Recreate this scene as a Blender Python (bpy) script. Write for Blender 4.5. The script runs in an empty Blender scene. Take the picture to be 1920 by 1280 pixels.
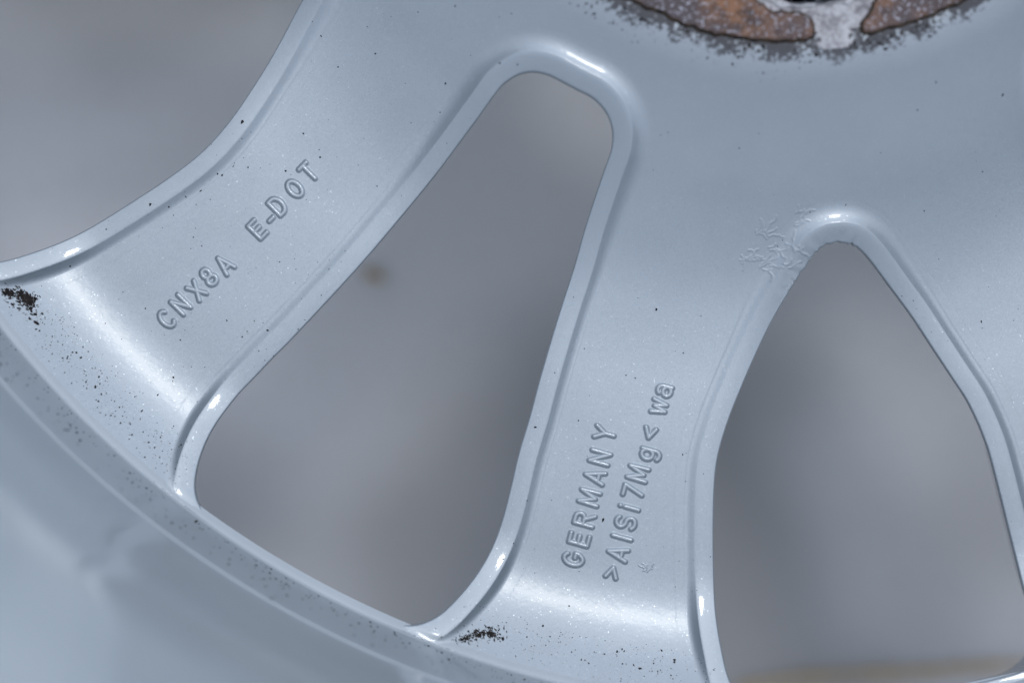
import bpy, math, random
import numpy as np
from mathutils import Vector

# ------------------------------------------------------------------ scale
S = 0.1125e-3            # metres per photo pixel on the spoke plane (z = 0)
HC = 0.360               # lens height above the spoke plane
sc = bpy.context.scene

# ------------------------------------------------------------------ camera
cam_d = bpy.data.cameras.new('camera')
cam_d.sensor_width = 36.0
cam_d.lens = 36.0 * HC / (1920 * S)
cam_d.clip_start = 0.01
cam_d.clip_end = 100.0
cam_d.dof.use_dof = True
cam_d.dof.focus_distance = HC - 0.001
cam_d.dof.aperture_fstop = 3.6
cam_d.dof.aperture_blades = 0
cam = bpy.data.objects.new('camera', cam_d)
cam.location = (0, 0, HC)
sc.collection.objects.link(cam)
sc.camera = cam

# ------------------------------------------------------------------ sky, sun, exposure
SUN_DIR = Vector((math.tan(math.radians(9)), math.tan(math.radians(20)), 1)).normalized()
world = bpy.data.worlds.new('World')
sc.world = world
world.use_nodes = True
nt = world.node_tree
sky = nt.nodes.new('ShaderNodeTexSky')
sky.sky_type = 'NISHITA'
sky.sun_disc = False
sky.sun_elevation = math.asin(SUN_DIR.z)
sky.sun_rotation = math.atan2(SUN_DIR.x, SUN_DIR.y)
sky.air_density = 1.0
sky.dust_density = 0.4
sky.ozone_density = 1.0
hsv = nt.nodes.new('ShaderNodeHueSaturation')
hsv.inputs['Saturation'].default_value = 0.40
hsv.inputs['Value'].default_value = 1.7
bg = nt.nodes['Background']
bg.inputs['Strength'].default_value = 0.15
nt.links.new(sky.outputs['Color'], hsv.inputs['Color'])
nt.links.new(hsv.outputs['Color'], bg.inputs['Color'])
sun_d = bpy.data.lights.new('sun', 'SUN')
sun_d.energy = 0.5
sun_d.angle = math.radians(10)
sun_d.color = (1.0, 0.98, 0.95)
sun = bpy.data.objects.new('sun', sun_d)
sun.location = SUN_DIR * 2
sun.rotation_euler = SUN_DIR.to_track_quat('Z', 'Y').to_euler()
sc.collection.objects.link(sun)
sc.view_settings.view_transform = 'Standard'
sc.view_settings.look = 'None'
sc.view_settings.exposure = 0.27
sc.view_settings.gamma = 1.0
sc.render.film_transparent = False

# ------------------------------------------------------------------ geometry of the wheel (pixels of the spoke plane, y down)
CX, CY = 1465.0, -520.0                 # wheel axis
GZ = 0.150                              # floor this far below the spoke plane
GROUND = -GZ / S                     # floor level in pixels
HCP = HC / S
BASE = ((CX - 960) * S, (640 - CY) * S, -GZ)

# radial profile: slope angle (degrees) against radius, integrated
_sr = [0, 628, 650, 700, 900, 1000, 1120, 1250, 1600, 1640, 1695, 1735, 1775, 1834, 2200]
_sa = [0, 0, -12, -22, -22, -15.5, -5, 0, 0, 3, 14.5, 24, 32, 34, 34]
_rr = np.arange(0, 2200, 0.5)
_sl = np.interp(_rr, _sr, _sa)
_k = np.exp(-0.5 * (np.arange(-40, 41) / 14.0) ** 2); _k /= _k.sum()
_sl = np.convolve(np.pad(_sl, 40, mode='edge'), _k, mode='valid')
_tn = np.tan(np.radians(_sl))
_zz = np.cumsum(_tn) * 0.5
_zz -= np.interp(1450, _rr, _zz)
R1 = 1831.0
# the flange round the windows has its own radial profile, rising earlier
_fl = np.interp(_rr, [0, 1560, 1600, 1655, 1700, 1760, 1834, 2200], [0, 0, 2.5, 14.5, 21.5, 23, 22, 22])
_fl = np.convolve(np.pad(_fl, 40, mode='edge'), _k, mode='valid')
_zl = np.cumsum(np.tan(np.radians(_fl))) * 0.5
_zl -= np.interp(1450, _rr, _zl)
def zl(R): return np.interp(R, _rr, _zl)
def zf(R): return np.interp(R, _rr, _zz)
def dzf(R): return np.interp(R, _rr, _tn)

def sstep(a, b, x):
    t = np.clip((np.asarray(x, float) - a) / (b - a), 0, 1)
    return t * t * (3 - 2 * t)

def unproject(P, z=None):
    """photo pixel -> point (pixels on the spoke plane) at the height of the surface"""
    P = np.asarray(P, float)
    Q = P.copy()
    for _ in range(6):
        h = zf(np.hypot(Q[:, 0] - CX, Q[:, 1] - CY)) if z is None else z
        k = 1 - np.asarray(h) / HCP
        Q = np.c_[960 + (P[:, 0] - 960) * k, 640 + (P[:, 1] - 640) * k]
    return Q

def loc(x, y, z):
    """pixels (x, y down, z up) -> wheel-local metres"""
    return np.c_[(x - CX) * S, (CY - y) * S, z * S + GZ]

def spline(P, n_per=24):
    P = np.asarray(P, float)
    out = []
    N = len(P)
    t = np.linspace(0, 1, n_per, endpoint=False)[:, None]
    for i in range(N):
        p0, p1, p2, p3 = P[i - 1], P[i], P[(i + 1) % N], P[(i + 2) % N]
        # centripetal-ish: scale tangents by neighbour lengths
        d0, d1, d2 = (np.linalg.norm(p1 - p0) + 1e-6, np.linalg.norm(p2 - p1) + 1e-6, np.linalg.norm(p3 - p2) + 1e-6)
        m1 = (p2 - p0) / (d0 + d1) * d1
        m2 = (p3 - p1) / (d1 + d2) * d1
        out.append((2*t**3 - 3*t**2 + 1)*p1 + (t**3 - 2*t**2 + t)*m1 + (-2*t**3 + 3*t**2)*p2 + (t**3 - t**2)*m2)
    return np.concatenate(out)

def resample(P, step, sig=0):
    D = np.linalg.norm(np.roll(P, -1, 0) - P, axis=1)
    L = np.concatenate([[0], np.cumsum(D)])
    n = max(16, int(L[-1] / step))
    t = np.linspace(0, L[-1], n, endpoint=False)
    PP = np.vstack([P, P[:1]])
    Q = np.c_[np.interp(t, L, PP[:, 0]), np.interp(t, L, PP[:, 1])]
    if sig:
        w = int(3 * sig / step) + 1
        k = np.exp(-0.5 * (np.arange(-w, w + 1) * step / sig) ** 2); k /= k.sum()
        for c in (0, 1):
            Q[:, c] = np.convolve(np.concatenate([Q[-w:, c], Q[:, c], Q[:w, c]]), k, mode='valid')
    return Q

HOLE_A = [(998,137),(973,142),(943,161),(926,182),(901,217),(878,248),(815,331),(733,430),(687,484),(640,536.5),(543,640),
 (511,672),(475,710),(448,738),(427,765),(408,792),(393,819),(381,847),(372,876),(367,905),(367,920),(372,941),(383,960),(403,981),(456,1020),
 (537,1069),(612,1109),(640,1124),(690,1149),(724,1163),(751,1170),(774,1171),(801,1163),(828,1147),(862,1113),(895,1072),(922,1025),(941,974),
 (956,917),(971,853),(993,779),(1010,715),(1033,636),(1053,571),(1076,500),(1095,432),(1115,370),(1133,317),(1144,286),(1147.5,265),(1147,243),
 (1139.5,220),(1127,201),(1108,184),(1080,170),(1053,155.5),(1028,143)]
HOLE_B = [(1572,454.5),(1549,458.5),(1528.6,473),(1514,494),(1495,521),(1477,551),(1448,601),(1420,659),(1391,725),(1365,791),(1347,852),
 (1340.5,900),(1338,984),(1339,1085),(1342,1152),(1352,1216),(1369,1278),(1390,1303),(1420,1315),(1465,1319),(1600,1313),(1700,1302),(1800,1286),(1875,1269),
 (1925,1252),(1947,1225),(1943,1190),(1920,1120),(1902,1042),(1888,984),(1869,907),(1854,850),(1846,826),(1831,789),(1811,749),(1784,708),
 (1747,652),(1706.6,591),(1666,537),(1636,497),(1612.5,470),(1592,457)]
HOLE_C = [(568,0),(504,117.6),(470,171),(434,224),(384,281),(326,327),(235,387),(134,447),(34,485),(0,493),(-40,494),(-72,478),(-96,440),(-150,350),(-205,230),(-247,125),(-280,20),(-292,-50),(-270,-95),(-200,-125),(-91,-142),(92,-139),(330,-133),
 (480,-122),(540,-108),(575,-90),(590,-62),(588,-35)]

def prep(P, sig=6.0):
    Q = resample(spline(unproject(P)), 2.0, sig)
    r = np.hypot(Q[:, 0] - CX, Q[:, 1] - CY)
    k = np.minimum(1, (R1 - 3.0) / r)
    Q = np.c_[CX + (Q[:, 0] - CX) * k, CY + (Q[:, 1] - CY) * k]
    area = np.sum(Q[:, 0] * np.roll(Q[:, 1], -1) - np.roll(Q[:, 0], -1) * Q[:, 1])
    return Q if area > 0 else Q[::-1]

def rot(P, deg):     # counter-clockwise as seen on screen
    a = math.radians(deg); c, s = math.cos(a), math.sin(a)
    d = P - [CX, CY]
    return np.c_[c * d[:, 0] + s * d[:, 1], -s * d[:, 0] + c * d[:, 1]] + [CX, CY]

hA, hB, hC = prep(HOLE_A), prep(HOLE_B), prep(HOLE_C, 22.0)
HOLES = [hC, hA, hB, rot(hA, 72), rot(hB, 72), rot(hA, 144), rot(hB, 144), rot(hA, 216), rot(hB, 216), rot(hA, 288)]
def ang(x, y): return np.degrees(np.arctan2(x - CX, y - CY))   # 0 = straight down in the photo, + to the right

def onormal(P):       # outward normals of a hole outline
    T = np.roll(P, -2, 0) - np.roll(P, 2, 0)
    T /= np.linalg.norm(T, axis=1)[:, None]
    N = np.c_[T[:, 1], -T[:, 0]]
    c = P.mean(0)
    if np.sum((P - c) * N) < 0: N = -N
    return N

def inside(poly, X, Y):
    res = np.zeros(X.shape, bool)
    x0, y0 = poly.min(0); x1, y1 = poly.max(0)
    m = (X > x0) & (X < x1) & (Y > y0) & (Y < y1)
    if not m.any(): return res
    px, py = X[m], Y[m]
    r = np.zeros(px.shape, bool)
    a = poly; b = np.roll(poly, -1, 0)
    for (ax, ay), (bx, by) in zip(a, b):
        if ay == by: continue
        c = ((ay > py) != (by > py))
        r ^= c & (px < (bx - ax) * (py - ay) / (by - ay) + ax)
    res[m] = r
    return res

# flange around the windows: height relative to the floor at distance d (pixels) from the opening's edge
def relief(d, R, side=0.0):
    d = np.asarray(d, float)
    hub = sstep(1180, 900, R)
    amp = (3.4 + 4.2 * sstep(-0.45, 0.5, side)) * (1 - hub) + 15.5 * hub
    wfoot = 22.0 + 16.0 * hub
    grv = 1.1 * (1 - hub) * sstep(1760, 1640, R)
    fade = sstep(1834, 1812, R)
    top = np.where(R > 1500, zl(R) - zf(R), 0) + amp
    top = np.maximum(top, 0.6)
    u = np.clip((d - 35.0) / wfoot, 0, 1)
    w = (1 - u) ** 2
    g = -grv * 4 * u * (1 - u) * u * 1.4
    crown = -2.6 * (1 - np.clip(d / 35.0, 0, 1)) ** 2 - 0.7 * np.clip(d / 35.0, 0, 1) ** 6 * (d < 36)
    e = np.clip(1 - d / 3.0, 0, 1)
    edge = -(1 - np.sqrt(np.clip(1 - e * e, 0, 1))) * 3.0
    return (w * top + g) * fade + (w * crown) * fade + edge * np.where(fade > 0.02, 1, 0.4)

OUT80 = []
for P in HOLES:
    N = onormal(P)
    OUT80.append((P, N))

def surf(x, y):
    """height of the finished surface incl. flanges at points (pixels)"""
    x = np.asarray(x, float); y = np.asarray(y, float)
    R = np.hypot(x - CX, y - CY)
    z = zf(R)
    best = np.full(x.shape, 1e9); side = np.zeros(x.shape)
    for P, N in OUT80[:4]:
        Q = P[::3]; NX = N[::3, 0]
        for i0 in range(0, len(x), 4000):
            sl = slice(i0, i0 + 4000)
            DD = (x[sl, None] - Q[None, :, 0]) ** 2 + (y[sl, None] - Q[None, :, 1]) ** 2
            am = DD.argmin(1); D = np.sqrt(DD[np.arange(len(am)), am])
            ins = inside(Q, x[sl], y[sl])
            D = np.where(ins, -1, D)
            side[sl] = np.where(D < best[sl], NX[am], side[sl])
            best[sl] = np.minimum(best[sl], D)
    rel = np.where(best < 74, relief(np.maximum(best, 0), R, side), 0)
    return z + rel, best

# ------------------------------------------------------------------ materials
def new_mat(name):
    m = bpy.data.materials.new(name); m.use_nodes = True
    t = m.node_tree
    return m, t, t.nodes['Principled BSDF']
def N_(t, kind, **kw):
    n = t.nodes.new(kind)
    for k, v in kw.items(): setattr(n, k, v)
    return n
def mathn(t, op, a, b=None, c=None):
    n = t.nodes.new('ShaderNodeMath'); n.operation = op
    for i, v in enumerate((a, b, c)):
        if v is None: continue
        if isinstance(v, (int, float)): n.inputs[i].default_value = v
        else: t.links.new(v, n.inputs[i])
    return n.outputs[0]
def maprange(t, v, a, b, c=0.0, d=1.0, smooth=True):
    n = t.nodes.new('ShaderNodeMapRange'); n.interpolation_type = 'SMOOTHSTEP' if smooth else 'LINEAR'
    n.inputs['From Min'].default_value = a; n.inputs['From Max'].default_value = b
    n.inputs['To Min'].default_value = c; n.inputs['To Max'].default_value = d
    t.links.new(v, n.inputs['Value'])
    return n.outputs['Result']
def noise(t, co, scale, detail=2.0, rough=0.5):
    n = t.nodes.new('ShaderNodeTexNoise')
    n.inputs['Scale'].default_value = scale; n.inputs['Detail'].default_value = detail; n.inputs['Roughness'].default_value = rough
    t.links.new(co, n.inputs['Vector'])
    return n.outputs['Fac']
def mixc(t, fac, a, b):
    n = t.nodes.new('ShaderNodeMix'); n.data_type = 'RGBA'
    if isinstance(fac, float): n.inputs[0].default_value = fac
    else: t.links.new(fac, n.inputs[0])
    for i, v in ((6, a), (7, b)):
        if isinstance(v, tuple): n.inputs[i].default_value = v
        else: t.links.new(v, n.inputs[i])
    return n.outputs[2]

def paint(name, coat_rough, peel, flake=0.08, grime=False, metal=0.82):
    m, t, b = new_mat(name)
    co = N_(t, 'ShaderNodeTexCoord').outputs['Object']
    # silver paint: fine aluminium flakes tilt the base layer's normal
    vor = N_(t, 'ShaderNodeTexVoronoi'); vor.inputs['Scale'].default_value = 5200
    t.links.new(co, vor.inputs['Vector'])
    sub = N_(t, 'ShaderNodeVectorMath', operation='SUBTRACT'); sub.inputs[1].default_value = (0.5, 0.5, 0.5)
    t.links.new(vor.outputs['Color'], sub.inputs[0])
    scl = N_(t, 'ShaderNodeVectorMath', operation='SCALE'); sepc = N_(t, 'ShaderNodeSeparateColor'); t.links.new(vor.outputs['Color'], sepc.inputs[0])
    glit = mathn(t, 'GREATER_THAN', sepc.outputs[2], 0.984)
    t.links.new(mathn(t, 'MULTIPLY_ADD', glit, 0.16 if flake > 0.05 else 0.0, flake), scl.inputs['Scale'])
    t.links.new(mathn(t, 'MULTIPLY_ADD', glit, -0.18 if flake > 0.05 else 0.0, 0.55), b.inputs['Roughness'])
    t.links.new(sub.outputs[0], scl.inputs[0])
    geo = N_(t, 'ShaderNodeNewGeometry')
    add = N_(t, 'ShaderNodeVectorMath', operation='ADD')
    t.links.new(geo.outputs['Normal'], add.inputs[0]); t.links.new(scl.outputs[0], add.inputs[1])
    nrm = N_(t, 'ShaderNodeVectorMath', operation='NORMALIZE')
    t.links.new(add.outputs[0], nrm.inputs[0])
    t.links.new(nrm.outputs[0], b.inputs['Normal'])
    # orange peel in the clear coat
    n1 = mathn(t, 'ADD', noise(t, co, 520, 2.0, 0.55), mathn(t, 'MULTIPLY', noise(t, co, 90, 2.0, 0.5), 1.2))
    bump = N_(t, 'ShaderNodeBump'); bump.inputs['Strength'].default_value = peel; bump.inputs['Distance'].default_value = 0.0004
    t.links.new(n1, bump.inputs['Height'])
    t.links.new(bump.outputs[0], b.inputs['Coat Normal'])
    base = (0.500, 0.550, 0.605, 1)
    n2 = noise(t, co, 35, 3.0)
    col = mixc(t, maprange(t, n2, 0.3, 0.7), (0.355, 0.403, 0.440, 1), (0.380, 0.428, 0.465, 1))
    film = maprange(t, noise(t, co, 22, 5.0, 0.62), 0.45, 0.75, 0.0, 0.13)
    col = mixc(t, film, col, (0.20, 0.205, 0.21, 1))
    if grime:
        # brake dust baked on next to the mounting face: soot blotches thinning outwards
        sep = N_(t, 'ShaderNodeSeparateXYZ'); t.links.new(co, sep.inputs[0])
        cmb = N_(t, 'ShaderNodeCombineXYZ'); t.links.new(sep.outputs['X'], cmb.inputs['X']); t.links.new(sep.outputs['Y'], cmb.inputs['Y'])
        vl = N_(t, 'ShaderNodeVectorMath', operation='LENGTH'); t.links.new(cmb.outputs[0], vl.inputs[0])
        r = vl.outputs['Value']
        rp = mathn(t, 'MULTIPLY', r, 1.0 / S)
        fall = maprange(t, rp, 628, 700, 1.0, 0.0)
        blot = noise(t, co, 900, 4.0, 0.65)
        big = noise(t, co, 150, 2.0, 0.5)
        v = mathn(t, 'ADD', mathn(t, 'MULTIPLY', blot, 0.75), mathn(t, 'MULTIPLY', big, 0.45))
        thr = mathn(t, 'SUBTRACT', v, mathn(t, 'SUBTRACT', 0.80, mathn(t, 'MULTIPLY', fall, 0.34)))
        mask = mathn(t, 'MULTIPLY', maprange(t, thr, 0.0, 0.10), maprange(t, rp, 640, 720, 1.0, 0.0))
        col = mixc(t, mask, col, (0.022, 0.022, 0.026, 1))
        haz = maprange(t, rp, 630, 860, 0.22, 0.0)
        col = mixc(t, haz, col, (0.12, 0.13, 0.15, 1))
        t.links.new(mathn(t, 'SUBTRACT', 1.0, mathn(t, 'MULTIPLY', mask, 0.9)), b.inputs['Coat Weight'])
        t.links.new(mathn(t, 'SUBTRACT', 0.82, mathn(t, 'MULTIPLY', mask, 0.82)), b.inputs['Metallic'])
    else:
        b.inputs['Coat Weight'].default_value = 1.0
        b.inputs['Metallic'].default_value = metal
    t.links.new(col, b.inputs['Base Color'])
    b.inputs['Coat Roughness'].default_value = coat_rough
    b.inputs['Coat IOR'].default_value = 1.5
    return m

M_FLOOR = paint('silver_paint_satin', 0.27, 0.15, grime=True)
M_GLOSS = paint('silver_paint_gloss', 0.06, 0.06)
M_BARREL = paint('silver_paint_barrel', 0.13, 0.02, flake=0.04, metal=0.2)

def rust_mat():
    m, t, b = new_mat('rusty_pad')
    co = N_(t, 'ShaderNodeTexCoord').outputs['Object']
    a = noise(t, co, 260, 4.0, 0.6); c = noise(t, co, 1100, 4.0, 0.7); big = noise(t, co, 60, 2.0)
    col = mixc(t, maprange(t, a, 0.35, 0.65), (0.060, 0.036, 0.030, 1), (0.25, 0.125, 0.065, 1))
    col = mixc(t, maprange(t, big, 0.35, 0.62), col, (0.085, 0.068, 0.072, 1))
    sp = maprange(t, c, 0.53, 0.66)
    col = mixc(t, mathn(t, 'MULTIPLY', sp, maprange(t, big, 0.3, 0.55, 0.25, 1.0)), col, (0.46, 0.47, 0.53, 1))
    t.links.new(col, b.inputs['Base Color'])
    b.inputs['Roughness'].default_value = 0.75
    bump = N_(t, 'ShaderNodeBump'); bump.inputs['Strength'].default_value = 0.7; bump.inputs['Distance'].default_value = 0.0006
    t.links.new(c, bump.inputs['Height']); t.links.new(bump.outputs[0], b.inputs['Normal'])
    return m
def oxide_mat():
    m, t, b = new_mat('corroded_aluminium')
    co = N_(t, 'ShaderNodeTexCoord').outputs['Object']
    a = noise(t, co, 420, 4.0, 0.65); c = noise(t, co, 1300, 3.0, 0.6)
    col = mixc(t, maprange(t, a, 0.30, 0.62), (0.17, 0.165, 0.175, 1), (0.47, 0.465, 0.48, 1))
    col = mixc(t, maprange(t, c, 0.60, 0.72), col, (0.20, 0.17, 0.18, 1))
    t.links.new(col, b.inputs['Base Color'])
    b.inputs['Roughness'].default_value = 0.8; b.inputs['Metallic'].default_value = 0.0
    bump = N_(t, 'ShaderNodeBump'); bump.inputs['Strength'].default_value = 0.5; bump.inputs['Distance'].default_value = 0.0004
    t.links.new(c, bump.inputs['Height']); t.links.new(bump.outputs[0], b.inputs['Normal'])
    return m
def grime_mat(name, c1, c2):
    m, t, b = new_mat(name)
    co = N_(t, 'ShaderNodeTexCoord').outputs['Object']
    a = noise(t, co, 900, 2.0)
    t.links.new(mixc(t, maprange(t, a, 0.35, 0.65), c1, c2), b.inputs['Base Color'])
    b.inputs['Roughness'].default_value = 0.9
    b.inputs['Specular IOR Level'].default_value = 0.2
    return m
M_RUST, M_OXIDE = rust_mat(), oxide_mat()
M_SOOT = grime_mat('brake_dust', (0.010, 0.009, 0.009, 1), (0.024, 0.019, 0.017, 1))
M_CRUST = grime_mat('rust_crust', (0.025, 0.020, 0.018, 1), (0.075, 0.052, 0.035, 1))
M_TWIG = grime_mat('dry_twig', (0.24, 0.18, 0.11, 1), (0.34, 0.27, 0.17, 1))

def ground_mat():
    m, t, b = new_mat('grey_floor')
    co = N_(t, 'ShaderNodeTexCoord').outputs['Object']
    a = noise(t, co, 6.5, 2.0, 0.45); c = noise(t, co, 300, 4.0, 0.6)
    col = mixc(t, maprange(t, a, 0.36, 0.64), (0.21, 0.213, 0.215, 1), (0.41, 0.415, 0.425, 1))  # broad patches of light and shade on the floor, put into its colour
    col = mixc(t, maprange(t, c, 0.5, 0.78, 0.0, 0.3), col, (0.19, 0.18, 0.165, 1))
    t.links.new(col, b.inputs['Base Color'])
    b.inputs['Roughness'].default_value = 0.85
    bump = N_(t, 'ShaderNodeBump'); bump.inputs['Strength'].default_value = 0.4; bump.inputs['Distance'].default_value = 0.001
    t.links.new(c, bump.inputs['Height']); t.links.new(bump.outputs[0], b.inputs['Normal'])
    return m

# ------------------------------------------------------------------ object helpers
def mesh_obj(name, V, F, mat, parent=None, smooth=True, normals=None):
    me = bpy.data.meshes.new(name)
    V = np.asarray(V, np.float32)
    if isinstance(F, np.ndarray):
        nf, k = F.shape
        me.vertices.add(len(V)); me.vertices.foreach_set('co', V.ravel())
        me.loops.add(nf * k); me.loops.foreach_set('vertex_index', F.astype(np.int32).ravel())
        me.polygons.add(nf); me.polygons.foreach_set('loop_start', np.arange(0, nf * k, k, dtype=np.int32))
        me.update(calc_edges=True)
    else:
        me.from_pydata(V.tolist(), [], F); me.update()
    me.materials.append(mat)
    if smooth: me.polygons.foreach_set('use_smooth', np.ones(len(me.polygons), bool))
    if normals is not None:
        me.normals_split_custom_set_from_vertices(np.asarray(normals, np.float32))
    me.update()
    o = bpy.data.objects.new(name, me)
    sc.collection.objects.link(o)
    if parent is not None: o.parent = parent
    return o

def compact(V, F, N=None):
    u, inv = np.unique(F.ravel(), return_inverse=True)
    return V[u], inv.reshape(F.shape), (N[u] if N is not None else None)

def grid_faces(nr, nc, wrap=False):
    i = np.arange(nr - 1)[:, None]; j = np.arange(nc if wrap else nc - 1)[None, :]
    j2 = (j + 1) % nc
    return np.stack([i * nc + j, i * nc + j2, (i + 1) * nc + j2, (i + 1) * nc + j], -1).reshape(-1, 4)

# ------------------------------------------------------------------ setting: the floor under the wheel
g = 3.0
floor = mesh_obj('floor', [(-g, -g, -GZ), (g, -g, -GZ), (g, g, -GZ), (-g, g, -GZ)], [(0, 1, 2, 3)], ground_mat(), smooth=False)
floor['kind'] = 'structure'

# ------------------------------------------------------------------ the wheel
wheel = bpy.data.objects.new('alloy_wheel', None)
wheel.empty_display_size = 0.1
wheel.location = BASE
sc.collection.objects.link(wheel)
wheel['label'] = 'silver painted alloy car wheel with raised lettering on the back of its spokes'
wheel['category'] = 'wheel'

# -- disc floor: hub, spokes and shoulder from one polar grid with the windows left open
th = np.concatenate([np.arange(-70, 32, 0.13), np.arange(32, 290, 0.6)])
Rg = np.concatenate([np.arange(300, R1 - 2, 4.5), [R1]])
RR, TT = np.meshgrid(Rg, np.radians(th), indexing='ij')
X = CX + RR * np.sin(TT); Y = CY + RR * np.cos(TT)
nr, nc = RR.shape
Xf, Yf, Rf = X.ravel(), Y.ravel(), RR.ravel()
Z = zf(Rf)
d = dzf(Rf)
nx = -d * np.sin(TT.ravel()); ny = -d * np.cos(TT.ravel())
NN = np.c_[nx, -ny, np.ones_like(nx)]; NN /= np.linalg.norm(NN, axis=1)[:, None]
V = loc(Xf, Yf, Z)
F = grid_faces(nr, nc, wrap=True)[:, ::1]
rem = np.zeros(len(Xf), bool)
for P, N in OUT80:
    rem |= inside((P + N * 74.0)[::4], Xf, Yf)
keep = ~rem[F].any(1)
F = F[keep]
# face orientation up
v = V[F[0]]
if np.cross(v[1] - v[0], v[2] - v[0])[2] < 0: F = F[:, ::-1]
Rc = Rf[F].mean(1); Ac = np.degrees(np.arctan2(np.sin(TT.ravel()[F]).mean(1), np.cos(TT.ravel()[F]).mean(1)))
cent = [float(ang(*P.mean(0))) for P in HOLES]
order = np.argsort(cent); cs = np.array(cent)[order]
spk = np.searchsorted(cs, Ac) % len(cs)
lab = np.where((Rc < 612) | ((Rc < 640) & (np.abs(Ac - 6.4) < 2.6 + 0.5 * np.sin(Rc * 0.4))), 0, np.where(Rc < 960, 1, np.where(Rc > 1650, 40 + spk, 10 + spk)))
names = {0: 'mounting_face', 1: 'hub'}
for q in range(40, 60): names[q] = 'rim_shoulder'
for L in np.unique(lab):
    f = F[lab == L]
    if not len(f): continue
    v_, f_, n_ = compact(V, f, NN)
    mesh_obj(names.get(int(L), 'spoke'), v_, f_, M_OXIDE if L == 0 else M_FLOOR, wheel, normals=n_)

# -- raised flange round each window, with its edge and undercut
DS = np.array([92, 86, 80, 77, 74.5, 73, 71.5, 70, 68, 66, 63, 60, 58.5, 57, 55.5, 54, 52, 50, 48, 46, 44, 42, 40.5, 39, 38, 37, 36.3, 35.6, 35, 34.2, 33, 31, 28, 24, 20, 16, 12, 9, 7, 5.5, 4.4, 3.4, 2.5, 1.7, 1.0, 0.5, 0.15, 0.0])
def make_flange(P, N, idx):
    rows = []
    n = len(P)
    side = np.convolve(np.pad(N[:, 0], 15, 'wrap'), np.ones(31) / 31, 'valid')
    rng = np.random.RandomState(idx)
    edge_n = np.zeros(n)
    if idx == 2:   # chipped casting edge beside the apex of the pointed window
        Rp = np.hypot(P[:, 0] - CX, P[:, 1] - CY)
        m = sstep(1110, 1040, Rp) * (P[:, 0] < 1600)
        j = rng.normal(0, 1, n); k = np.array([.25, .5, .25]); j = np.convolve(np.pad(j, 1, 'wrap'), k, 'valid')
        edge_n = m * j * 2.2
        lump = np.zeros(n)
        for fq in (0.11, 0.19, 0.31): lump += np.sin(np.arange(n) * fq * 2 + rng.rand() * 6)
        lump *= m * 0.22
    else:
        lump = np.zeros(n)
    for dd in DS:
        Q = P + N * (dd + edge_n * np.exp(-dd / 6.0))[:, None]
        R = np.hypot(Q[:, 0] - CX, Q[:, 1] - CY)
        k = np.minimum(1, (R1 - 0.5) / R)
        Q = np.c_[CX + (Q[:, 0] - CX) * k, CY + (Q[:, 1] - CY) * k]
        R = np.minimum(R, R1 - 0.5)
        z = zf(R) + relief(np.full(n, dd), R, side)
        z = z + lump * math.exp(-((dd - 12) / 10.0) ** 2)
        if dd > 74: z = z - 0.12 - (dd - 74) * 0.03
        rows.append(np.c_[Q, z])
    # smooth the profile a little across the rings near the crest so that no knife edge remains
    A = np.stack(rows)                      # rings, n, 3
    ci = [i for i, q in enumerate(DS) if 32 <= q <= 40]
    for _ in range(8):
        zc = A[:, :, 2].copy()
        for i in ci: A[i, :, 2] = 0.25 * zc[i - 1] + 0.5 * zc[i] + 0.25 * zc[i + 1]
    z0 = A[-1, :, 2]
    und = [(0.0, -4), (0.0, -9), (2, -12), (14, -34), (34, -110), (44, -190), (60, -196)]
    for dd, dz in und:
        Q = P + N * (dd + (edge_n if dd == 0 else np.zeros(n)))[:, None]
        R = np.hypot(Q[:, 0] - CX, Q[:, 1] - CY)
        k = np.minimum(1, (R1 + 60) / R)
        Q = np.c_[CX + (Q[:, 0] - CX) * k, CY + (Q[:, 1] - CY) * k]
        A = np.concatenate([A, np.c_[Q, z0 + dz][None]])
    nr, nc = A.shape[:2]
    v = loc(A[..., 0].ravel(), A[..., 1].ravel(), A[..., 2].ravel())
    f = grid_faces(nr, nc, wrap=True)
    a = v[f[len(f) // 3]]
    # orient so that the band faces up
    i = list(DS).index(20) * nc
    a = v[f[i]]
    if np.cross(a[1] - a[0], a[2] - a[0])[2] < 0: f = f[:, ::-1]
    o = mesh_obj('window_flange', v, f, M_GLOSS, wheel)
    o.data.materials.append(M_FLOOR)          # the outermost rings are the spoke's own satin paint
    ring = np.repeat(np.arange(nr - 1), nc)
    o.data.polygons.foreach_set('material_index', (ring < int((DS > 50).sum())).astype(np.int32))
    return o
for i, (P, N) in enumerate(OUT80):
    if i > 3: P, N = P[::4], N[::4]
    make_flange(P, N, i)

# -- outer (show) face below, coarse
th2 = np.arange(-180, 180, 0.8); Rg2 = np.arange(300, 1850, 14)
RR2, TT2 = np.meshgrid(Rg2, np.radians(th2), indexing='ij')
X2, Y2 = (CX + RR2 * np.sin(TT2)).ravel(), (CY + RR2 * np.cos(TT2)).ravel()
F2 = grid_faces(*RR2.shape, wrap=True)
rem = np.zeros(len(X2), bool)
for P, N in OUT80: rem |= inside((P + N * 46.0)[::5], X2, Y2)
F2 = F2[~rem[F2].any(1)]
v_, f_, _ = compact(loc(X2, Y2, zf(RR2.ravel()) - 190), F2)
mesh_obj('outer_face', v_, f_, M_GLOSS, wheel)

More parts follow.
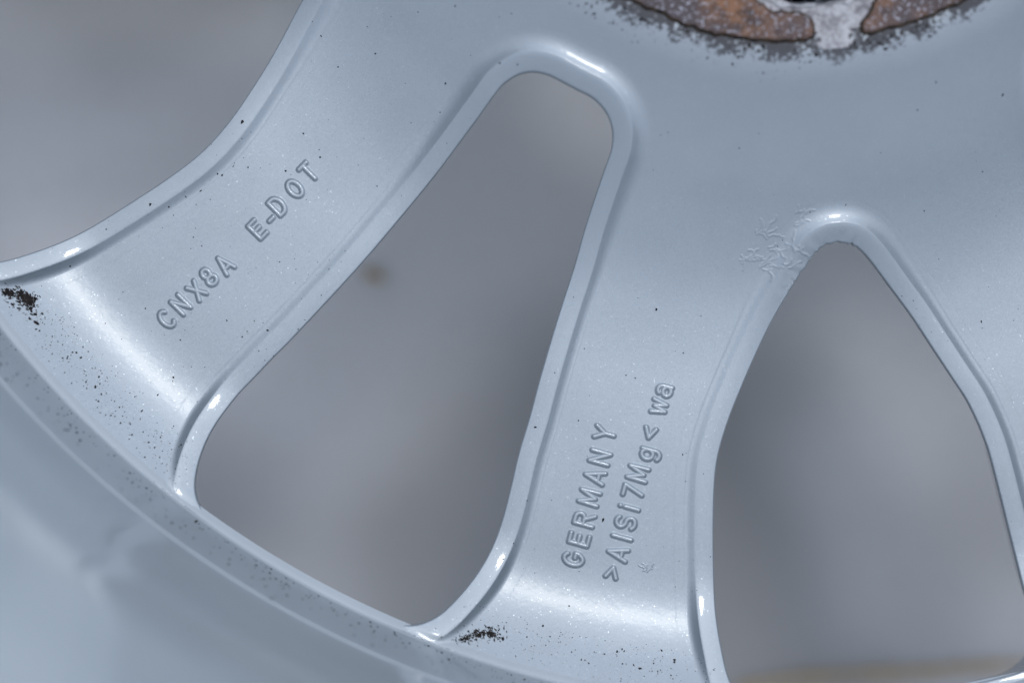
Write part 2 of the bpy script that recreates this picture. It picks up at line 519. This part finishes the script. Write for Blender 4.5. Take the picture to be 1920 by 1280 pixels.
# -- barrel: facet, bead seat wall, inner lip; outer lip down to the floor
prof = []
def arc_to(pts, rad, n=7):
    """polyline of (R, z) with rounded corners"""
    out = [pts[0]]
    for i in range(1, len(pts) - 1):
        a, b, c = (np.array(p, float) for p in pts[i - 1:i + 2])
        u = (a - b) / np.linalg.norm(a - b); w = (c - b) / np.linalg.norm(c - b)
        r = min(rad[i], 0.45 * np.linalg.norm(a - b), 0.45 * np.linalg.norm(c - b))
        p, q = b + u * r, b + w * r
        for s in np.linspace(0, 1, n):
            out.append(tuple((1 - s) ** 2 * p + 2 * s * (1 - s) * b + s * s * q))
    out.append(pts[-1])
    return out
z1 = float(zf(R1))
P_in = arc_to([(R1 - 16, float(zf(R1 - 16)) - 0.4), (R1 - 7, float(zf(R1 - 7)) + 0.9), (R1 + 3, z1 + 1.2), (R1 + 28, z1 + 138), (R1 + 31.5, z1 + 140), (R1 + 40, z1 + 420), (R1 + 22, z1 + 700), (R1 + 90, z1 + 1150), (R1 + 170, z1 + 1180)],
              [0, 4, 5, 2.2, 2.2, 60, 80, 30, 0])
# refine straight runs
ref = []
for a, b in zip(P_in[:-1], P_in[1:]):
    m = max(1, int(math.dist(a, b) / 25))
    for k in range(m): ref.append((a[0] + (b[0] - a[0]) * k / m, a[1] + (b[1] - a[1]) * k / m))
ref.append(P_in[-1])
P_out = [(R1 + 170, z1 + 1165), (R1 + 100, z1 + 1130), (R1 + 75, z1 + 700), (R1 + 75, z1 + 200), (R1 + 150, -60), (R1 + 150, -200), (R1 + 165, -330), (R1 + 150, -345), (R1 + 105, -330), (R1 + 62, -200), (R1 + 30, -80), (R1 + 4, z1 - 24)]
pr = np.array(ref + P_out)
tb = np.radians(np.concatenate([np.arange(-75, 40, 0.25), np.arange(40, 285, 1.0)]))
A = np.stack([np.broadcast_to(pr[:, None, 0], (len(pr), len(tb))), np.broadcast_to(pr[:, None, 1], (len(pr), len(tb)))], -1)
v = loc((CX + A[..., 0] * np.sin(tb)).ravel(), (CY + A[..., 0] * np.cos(tb)).ravel(), A[..., 1].ravel())
f = grid_faces(len(pr), len(tb), wrap=True)
a = v[f[0]]
if np.cross(a[1] - a[0], a[2] - a[0])[2] < 0: f = f[:, ::-1]
mesh_obj('barrel', v, f, M_BARREL, wheel)

# -- centre bore
tb = np.radians(np.arange(0, 360, 3.0))
pr = np.array([(300, float(zf(300)) - 0.5), (296, float(zf(300)) - 6), (296, -60), (300, -190)])
v = loc(np.concatenate([CX + r * np.sin(tb) for r, z in pr]), np.concatenate([CY + r * np.cos(tb) for r, z in pr]), np.concatenate([np.full(len(tb), z) for r, z in pr]))
mesh_obj('centre_bore', v, grid_faces(4, len(tb), True), M_OXIDE, wheel)

# -- pads and ring on the mounting face
ZH = float(zf(500))
def slab(name, outline_px, mat, h, label, bev=4.0, seed=0):
    P = resample(spline(unproject(outline_px, z=ZH + h)), 3.0, 3.0)
    rng = np.random.RandomState(seed)
    n = len(P); N = onormal(P)
    j = rng.normal(0, 1, n); k = np.ones(5) / 5; j = np.convolve(np.pad(j, 2, 'wrap'), k, 'valid') * 4.0
    P = P + N * j[:, None]
    rings = [(2.5, -4), (0.0, h - bev), (-bev * .35, h - bev * .3), (-bev, h), (-bev * 2.4, h + .4)]
    vs = [np.c_[P + N * d, np.full(n, ZH + z)] for d, z in rings]
    A = np.concatenate(vs)
    v = loc(A[:, 0], A[:, 1], A[:, 2])
    f = [tuple(q) for q in grid_faces(len(rings), n, True).tolist()]
    f.append(tuple(range((len(rings) - 1) * n, len(rings) * n)))
    o = mesh_obj(name, v, f, mat, wheel)
    if label: o['label'] = label
    if mat is M_RUST:
        o.data.materials.append(M_CRUST)
        for q in o.data.polygons:
            if q.index < 3 * n: q.material_index = 1
    import bmesh
    bm = bmesh.new(); bm.from_mesh(o.data)
    bmesh.ops.recalc_face_normals(bm, faces=bm.faces)
    bmesh.ops.triangulate(bm, faces=[q for q in bm.faces if len(q.verts) > 4])
    bm.to_mesh(o.data); bm.free()
    return o
slab('mounting_pad', [(1150,-18),(1182,0),(1246,28),(1280,44),(1347,64),(1414,74),(1470,78),(1508,76),(1524,66),(1529,50),(1521,32),(1498,23),(1470,21),(1447,17),(1426,5),(1408,-10),(1395,-40),(1370,-75),(1310,-110),(1230,-110),(1160,-70)],
     M_RUST, 9, 'rusty brown pad on the mounting face, left of the pale slot', seed=1)
slab('mounting_pad', [(1622,30),(1612,44),(1616,56),(1628,64),(1650,60),(1683,50),(1735,33),(1784,14),(1830,-8),(1880,-40),(1850,-90),(1780,-110),(1700,-80),(1660,-40),(1640,5)],
     M_RUST, 9, 'darker rusty pad on the mounting face, right of the pale slot', seed=2)
slab('bore_ring', [(1432,-4),(1452,11),(1480,16),(1520,14),(1570,9),(1612,2),(1640,-10),(1650,-24),(1620,-20),(1560,-6),(1500,-2),(1462,-10),(1440,-30),(1424,-24)],
     M_OXIDE, 5, 'pale corroded ring segment at the top edge', seed=3)

# ------------------------------------------------------------------ cast letters
def arcp(cx, cy, rx, ry, a0, a1, n=14):
    return [(cx + rx * math.cos(math.radians(a0 + (a1 - a0) * i / (n - 1))), cy + ry * math.sin(math.radians(a0 + (a1 - a0) * i / (n - 1)))) for i in range(n)]
# strokes on a 0..W x 0..1 grid, y up
G = {
 'C': [arcp(.30, .5, .30, .5, 48, 312)],
 'N': [[(0, 0), (0, 1)], [(0, 1), (.58, 0)], [(.58, 0), (.58, 1)]],
 'X': [[(0, 0), (.58, 1)], [(0, 1), (.58, 0)]],
 '8': [arcp(.28, .74, .22, .26, 0, 360, 20), arcp(.28, .25, .28, .25, 0, 360, 20)],
 'A': [[(0, 0), (.31, 1), (.62, 0)], [(.12, .30), (.50, .30)]],
 'E': [[(.50, 1), (0, 1), (0, 0), (.52, 0)], [(0, .52), (.44, .52)]],
 '-': [[(0, .42), (.32, .42)]],
 'D': [[(0, 0), (0, 1), (.24, 1)] + arcp(.24, .5, .34, .5, 85, -85, 12) + [(.24, 0), (0, 0)]],
 'O': [arcp(.31, .5, .31, .5, 0, 360, 26)],
 'T': [[(0, 1), (.58, 1)], [(.29, 1), (.29, 0)]],
 'G': [arcp(.32, .5, .32, .5, 48, 318, 18) + [(.62, .26), (.64, .44), (.40, .44)]],
 'R': [[(0, 0), (0, 1), (.32, 1)] + arcp(.32, .76, .24, .24, 80, -80, 9) + [(.32, .52), (0, .52)], [(.28, .52), (.58, 0)]],
 'M': [[(0, 0), (.03, 1), (.34, .18), (.66, 1), (.69, 0)]],
 'Y': [[(0, 1), (.31, .48), (.62, 1)], [(.31, .48), (.31, 0)]],
 '>': [[(0, .74), (.52, .46), (0, .18)]],
 '<': [[(.52, .74), (0, .46), (.52, .18)]],
 'l': [[(0, 0), (0, 1)]],
 'S': [arcp(.29, .75, .27, .25, 35, 262, 14) + arcp(.29, .25, .29, .25, 80, -150, 14)],
 'i': [[(0, 0), (0, .74)], [(0, .98), (0, 1.0)]],
 '7': [[(0, 1), (.54, 1), (.20, 0)]],
 'g': [arcp(.26, .40, .26, .30, 0, 360, 20), [(.52, .72), (.52, .0)] + arcp(.28, -.02, .24, .24, 0, -140, 8)],
 'w': [[(0, .72), (.16, 0), (.34, .60), (.52, 0), (.68, .72)]],
 'a': [arcp(.26, .46, .24, .26, 140, 0, 8) + [(.50, .46), (.50, 0)], arcp(.24, .22, .24, .21, 0, 360, 18)],
}
def seg_dist(px, py, strokes):
    dmin = np.full(px.shape, 1e9)
    for s in strokes:
        s = np.asarray(s, float)
        for a, b in zip(s[:-1], s[1:]):
            ab = b - a; L = max(float(ab @ ab), 1e-9)
            t = np.clip(((px - a[0]) * ab[0] + (py - a[1]) * ab[1]) / L, 0, 1)
            dmin = np.minimum(dmin, np.hypot(px - a[0] - t * ab[0], py - a[1] - t * ab[1]))
    return dmin
def raised(name, strokes, H, r0, r1, step, mat, wob=None):
    """strokes in plane pixels -> a relief patch that swells out of the casting"""
    allp = np.concatenate([np.asarray(s, float) for s in strokes])
    x0, y0 = allp.min(0) - r1 - 3; x1, y1 = allp.max(0) + r1 + 3
    xs = np.arange(x0, x1 + step, step); ys = np.arange(y0, y1 + step, step)
    XX, YY = np.meshgrid(xs, ys)
    D = seg_dist(XX, YY, strokes)
    zs, _ = surf(XX.ravel(), YY.ravel())
    u = np.clip(D / r1, 0, 1)
    h = H * (0.55 * (1 - sstep(r0, r1, D)) + 0.45 * (1 - u * u) ** 2) - 0.10 * sstep(r1 - 1.0, r1 + 0.6, D)
    if wob is not None: h = h * wob(XX, YY)
    Vv = loc(XX.ravel(), YY.ravel(), zs + h.ravel())
    Ff = grid_faces(*XX.shape)
    Ff = Ff[(D.ravel()[Ff] < r1 + 0.8).any(1)]
    Ff = Ff[:, ::-1]
    a = Vv[Ff[0]]
    if np.cross(a[1] - a[0], a[2] - a[0])[2] < 0: Ff = Ff[:, ::-1]
    v_, f_, _ = compact(Vv, Ff)
    return mesh_obj(name, v_, f_, mat, wheel)

def place_text(items, along, cap):
    """items: (glyph, centre px); along: unit reading direction on screen (y down); cap: letter height in px"""
    ax, ay = along
    ux, uy = ay, -ax            # letter-up direction on screen
    for ch, (cx, cy), *o in items:
        st = G[ch]
        allp = np.concatenate([np.asarray(s, float) for s in st])
        w = allp[:, 0].max()
        capc = cap * (o[0] if o else 1.0)
        out = []
        for s in st:
            pts = []
            for gx, gy in s:
                a = (gx - w / 2) * capc; b = (gy - 0.5) * capc
                pts.append((cx + a * ax + b * ux, cy + a * ay + b * uy))
            out.append(unproject(pts).tolist())
        raised('raised_letter', out, 3.5, 1.4, 7.0, 0.8, M_GLOSS)
a1 = math.radians(45.5)
place_text([('C', (312, 599)), ('N', (339, 571)), ('X', (369, 545)), ('8', (392, 519)), ('A', (421, 496)), ('E', (483, 430)), ('-', (507, 409)), ('D', (521, 386)), ('O', (553, 354)), ('T', (579, 323))],
           (math.cos(a1), -math.sin(a1)), 33)
a2 = math.radians(74.5)
al = (math.cos(a2), -math.sin(a2))
place_text([('G', (1075, 1047)), ('E', (1086, 1010)), ('R', (1096, 973)), ('M', (1105, 932)), ('A', (1115, 893)), ('N', (1125, 857)), ('Y', (1134, 812))], al, 35)
place_text([('>', (1146, 1072)), ('A', (1158, 1037)), ('l', (1166, 1007)), ('S', (1173, 979)), ('i', (1180, 951)), ('7', (1187, 921)), ('M', (1196, 887)), ('g', (1210, 850)), ('<', (1217, 811)), ('w', (1231, 761)), ('a', (1241, 731))], al, 35)

# ------------------------------------------------------------------ wrinkled paint beside the pointed window
rng = random.Random(5)
def squiggle(x, y, a, n, st):
    pts = [(x, y)]
    for _ in range(n):
        a += rng.uniform(-1.0, 1.0)
        a = a * 0.9 - 0.04
        x += math.cos(a) * st; y += math.sin(a) * st
        pts.append((x, y))
    return pts
wr = []
for cx, cy, k, sx, sy in ((1430, 495, 13, 34, 13), (1460, 462, 8, 34, 10), (1432, 436, 7, 22, 8), (1498, 408, 7, 12, 14), (1400, 485, 4, 14, 12)):
    for _ in range(k):
        wr.append(squiggle(cx + rng.gauss(0, sx * .55), cy + rng.gauss(0, sy * .6), rng.uniform(-.7, .5), rng.randint(3, 7), 5.0))
raised('paint_wrinkle', [unproject(s).tolist() for s in wr], 0.55, 0.2, 3.4, 1.0, M_GLOSS)['label'] = 'wrinkled lifted paint beside the pointed window'
sc1 = [squiggle(1208 + rng.gauss(0, 8), 1062 + rng.gauss(0, 6), rng.uniform(-.6, 1.2), 4, 3.0) for _ in range(7)]
raised('paint_wrinkle', [unproject(s).tolist() for s in sc1], 0.9, 0.3, 2.0, 0.8, M_GLOSS)['label'] = 'small scuffed paint blemish beside the raised lettering'

# ------------------------------------------------------------------ dirt: specks of brake dust and two clumps of crust
nrng = np.random.RandomState(11)
def flakes(name, pts, rad, elong, angle, mat, lift=0.12):
    pts = np.asarray(pts, float)
    Q = unproject(pts)
    z, dist = surf(Q[:, 0], Q[:, 1])
    R = np.hypot(Q[:, 0] - CX, Q[:, 1] - CY)
    ok = (dist > 3) & (R < R1 - 6)
    Q, z, rad, elong, angle = Q[ok], z[ok], rad[ok], elong[ok], angle[ok]
    n = len(Q); k = 6
    A = np.linspace(0, 2 * np.pi, k, endpoint=False)[None, :] + nrng.uniform(0, 1, (n, 1))
    rr = rad[:, None] * nrng.uniform(.6, 1.3, (n, k))
    lx = np.cos(A) * rr * elong[:, None]; ly = np.sin(A) * rr / np.sqrt(elong)[:, None]
    ca, sa = np.cos(angle)[:, None], np.sin(angle)[:, None]
    ox, oy = lx * ca - ly * sa, lx * sa + ly * ca
    Xp, Yp = Q[:, :1] + ox, Q[:, 1:] + oy
    zp, _ = surf(Xp.ravel(), Yp.ravel())
    zp = np.maximum(zp.reshape(n, k), z[:, None] - 2) + lift * 0.3
    zc = z + lift + rad * 0.35
    Vv = np.concatenate([loc(Xp.ravel(), Yp.ravel(), zp.ravel()), loc(Q[:, 0], Q[:, 1], zc)])
    i = np.arange(n)[:, None]; j = np.arange(k)[None, :]
    Ff = np.stack([i * k + j, i * k + (j + 1) % k, np.broadcast_to(n * k + i, (n, k))], -1).reshape(-1, 3)[:, ::-1]
    o = mesh_obj(name, Vv, np.ascontiguousarray(Ff), mat, wheel, smooth=False)
    o['kind'] = 'stuff'
    return o
def polar_px(a_deg, R):
    a = np.radians(a_deg)
    return np.c_[CX + R * np.sin(a), CY + R * np.cos(a)]
L = []
# fine dust along the shoulder, in drifts
def drift(n, a0, a1, r0, r1, rad, el=1.4):
    p = polar_px(nrng.uniform(a0, a1, n), nrng.uniform(r0, r1, n))
    # keep those inside noise-like patches
    w = np.sin(p[:, 0] * .031 + 1.3) * np.sin(p[:, 1] * .027 + .4) + .5 * np.sin(p[:, 0] * .083) * np.sin(p[:, 1] * .071 + 2)
    m = nrng.rand(len(p)) < 0.35 + 0.5 * (w > 0.1)
    p = p[m]; n = len(p)
    L.append((p, nrng.gamma(3.2, rad / 3.2, n).clip(.35, 2.2), nrng.uniform(1, el, n), nrng.uniform(0, 3.14, n)))
drift(900, -53, -38, 1735, 1826, .52)
drift(160, -52, -40, 1770, 1826, .95)
drift(620, -20, -4, 1745, 1826, .52)
drift(80, -12, -4, 1760, 1800, 1.0)
drift(60, -36, -20, 1815, 1830, .8)
drift(170, -66, -20, 1250, 1720, .75)
drift(240, -54, -38, 1250, 1720, .75)
drift(170, -22, -3, 1150, 1720, .75)
drift(110, -64, -30, 700, 1250, .8)
drift(90, -20, 26, 760, 1250, .75)
drift(60, 12, 24, 1100, 1650, .8)
# larger single specks read off the photo
big = [(455,230,4.5),(283,384,3.2),(408,326,2.6),(416,329,2.6),(376,358,2.2),(317,388,2.4),(600,295,2.5),(1231,580,3.2),(1004,800,2.8),(1131,974,3.6),
       (1880,178,3.0),(1560,152+700,2.2),(1136,850,2.2),(1755,155,2),(266,770,2.5),(296,740,2.3),(325,707,2.3),(602,68,2.4),(634,126,1.8),(704,101,2.0),(825,211,1.8),(835,157,2.2),(1018,1172,3.0),
       (1157,1221,3.0),(1200,1252,3.2),(1188,1246,2.6),(1265,1236,2.8),(1240,1218,2.2),(1090,1236,2.2),(1840,603,2.6),(1352,1222,3),(1354,1232,3.2),(1358,1242,2.4),(1484,546,2.8),(1479,553,2.4),(1486,538,2)]
bp = np.array([(b[0], b[1]) for b in big], float); br = np.array([b[2] * .8 for b in big])
L.append((bp, br, nrng.uniform(1.1, 1.7, len(bp)), nrng.uniform(0, 3.14, len(bp))))
flakes('brake_dust_specks', np.concatenate([l[0] for l in L]), np.concatenate([l[1] for l in L]), np.concatenate([l[2] for l in L]), np.concatenate([l[3] for l in L]), M_SOOT)

def clump(cxs, n, ang_, name, label, rad):
    pts = []
    for cx, cy, sx, sy, rt, wgt in cxs:
        m = int(n * wgt)
        u = nrng.normal(0, 1, (m, 2)) * [sx, sy]
        c, s = math.cos(rt), math.sin(rt)
        pts.append(np.c_[cx + u[:, 0] * c - u[:, 1] * s, cy + u[:, 0] * s + u[:, 1] * c])
    p = np.concatenate(pts); n = len(p)
    o = flakes(name, p, nrng.gamma(3, rad / 3, n).clip(.5, 3.2), nrng.uniform(1.1, 2.2, n), nrng.normal(ang_, .35, n), M_SOOT, lift=0.3)
    o['label'] = label
    return o
clump([(18, 550, 7, 3.5, .3, .28), (44, 555, 9, 5, .45, .45), (54, 566, 6, 6, .7, .2), (66, 556, 6, 3, .3, .05), (42, 572, 22, 10, .5, .14)], 560, .6, 'dirt_clump', 'dark crumbly dirt at the left end of the upper spoke', 1.15)
clump([(905, 1186, 14, 5, -.25, .45), (925, 1190, 10, 4, .5, .25), (875, 1195, 16, 3.2, -.25, .25), (900, 1190, 26, 9, -.1, .2)], 330, 1.0, 'dirt_clump', 'dark crumbly dirt at the foot of the lettered spoke', 0.95)
# dust on the steep facet of the barrel
nb = 420
tt = np.radians(nrng.uniform(-56, -14, nb)); ss = nrng.beta(0.8, 1.6, nb)
pa, pb = np.array([R1 + 4.5, z1 + 9]), np.array([R1 + 27, z1 + 132])
cr, cz = pa[0] + (pb[0] - pa[0]) * ss, pa[1] + (pb[1] - pa[1]) * ss
pd = (pb - pa) / np.linalg.norm(pb - pa); pn = np.array([-pd[1], pd[0]])
rd = nrng.gamma(3, .35, nb).clip(.5, 2.4)
VB, FB = [], []
for q in range(nb):
    aa_ = np.linspace(0, 2 * np.pi, 6, endpoint=False) + nrng.rand()
    ee = rd[q] * nrng.uniform(.7, 1.3, 6)
    du, dv = np.cos(aa_) * ee, np.sin(aa_) * ee * 1.6
    r_ = cr[q] + pd[0] * dv + pn[0] * .5; z_ = cz[q] + pd[1] * dv + pn[1] * .5
    th_ = tt[q] + du / cr[q]
    VB.append(loc(CX + r_ * np.sin(th_), CY + r_ * np.cos(th_), z_)); FB.append(tuple(range(6 * q, 6 * q + 6)))
bd = mesh_obj('barrel_dust', np.concatenate(VB), FB, M_SOOT, wheel, smooth=False)
bd['kind'] = 'stuff'
# soot fringe next to the mounting face
n = 420
aa = nrng.uniform(-38, 26, n); rr_ = 636 + np.abs(nrng.normal(0, 1, n)) * np.where(aa < 0, 26, 12) 
hp = np.c_[CX + rr_ * np.sin(np.radians(aa)), CY + rr_ * np.cos(np.radians(aa))]
zk = 1 - zf(rr_) / HCP
hp_px = np.c_[960 + (hp[:, 0] - 960) / zk, 640 + (hp[:, 1] - 640) / zk]
w = np.sin(hp[:, 0] * .06) + np.sin(hp[:, 0] * .023 + 1) + nrng.normal(0, .5, n)
m = w > -.2
flakes('soot_fringe', hp_px[m], nrng.gamma(3, .45, m.sum()).clip(.5, 3.2), nrng.uniform(1, 1.8, m.sum()), nrng.normal(0, .5, m.sum()), M_SOOT)

# ------------------------------------------------------------------ twigs lying on the floor behind the windows
def twig(label, pts_px, r, seed):
    rng = np.random.RandomState(seed)
    P = np.asarray(pts_px, float)
    k = (HCP - GROUND) / HCP
    t = np.linspace(0, len(P) - 1, 40)
    Q = np.c_[np.interp(t, np.arange(len(P)), P[:, 0]), np.interp(t, np.arange(len(P)), P[:, 1])]
    W = np.c_[(Q[:, 0] - 960) * k * S, (640 - Q[:, 1]) * k * S]
    W += rng.normal(0, r * .12, W.shape)
    T = np.gradient(W, axis=0); T /= np.linalg.norm(T, axis=1)[:, None]
    n = len(W); m = 8
    rad = r * (0.75 + 0.35 * np.sin(np.linspace(0.3, 2.8, n))) * rng.uniform(.8, 1.2, n)
    A = np.linspace(0, 2 * np.pi, m, endpoint=False)
    base = W.mean(0)
    V = []
    for i in range(n):
        nx_, ny_ = -T[i, 1], T[i, 0]
        for a in A:
            V.append((W[i, 0] - base[0] + nx_ * math.cos(a) * rad[i], W[i, 1] - base[1] + ny_ * math.cos(a) * rad[i], rad[i] * .95 + math.sin(a) * rad[i]))
    F = [tuple(q) for q in grid_faces(n, m, True).tolist()] + [tuple(range(m))[::-1], tuple(range((n - 1) * m, n * m))]
    o = mesh_obj('twig', V, F, M_TWIG)
    o.location = (base[0], base[1], -GZ)
    o['label'] = label; o['category'] = 'twig'; o['group'] = 'twigs on the floor'
    return o
twig('long pale brown twig on the floor at the bottom of the right window', [(1380, 1285), (1480, 1271), (1600, 1262), (1720, 1258), (1830, 1249), (1960, 1240)], 0.0011, 1)
twig('short brown twig on the floor seen in the middle window', [(685, 513), (700, 515), (720, 524)], 0.0012, 2)
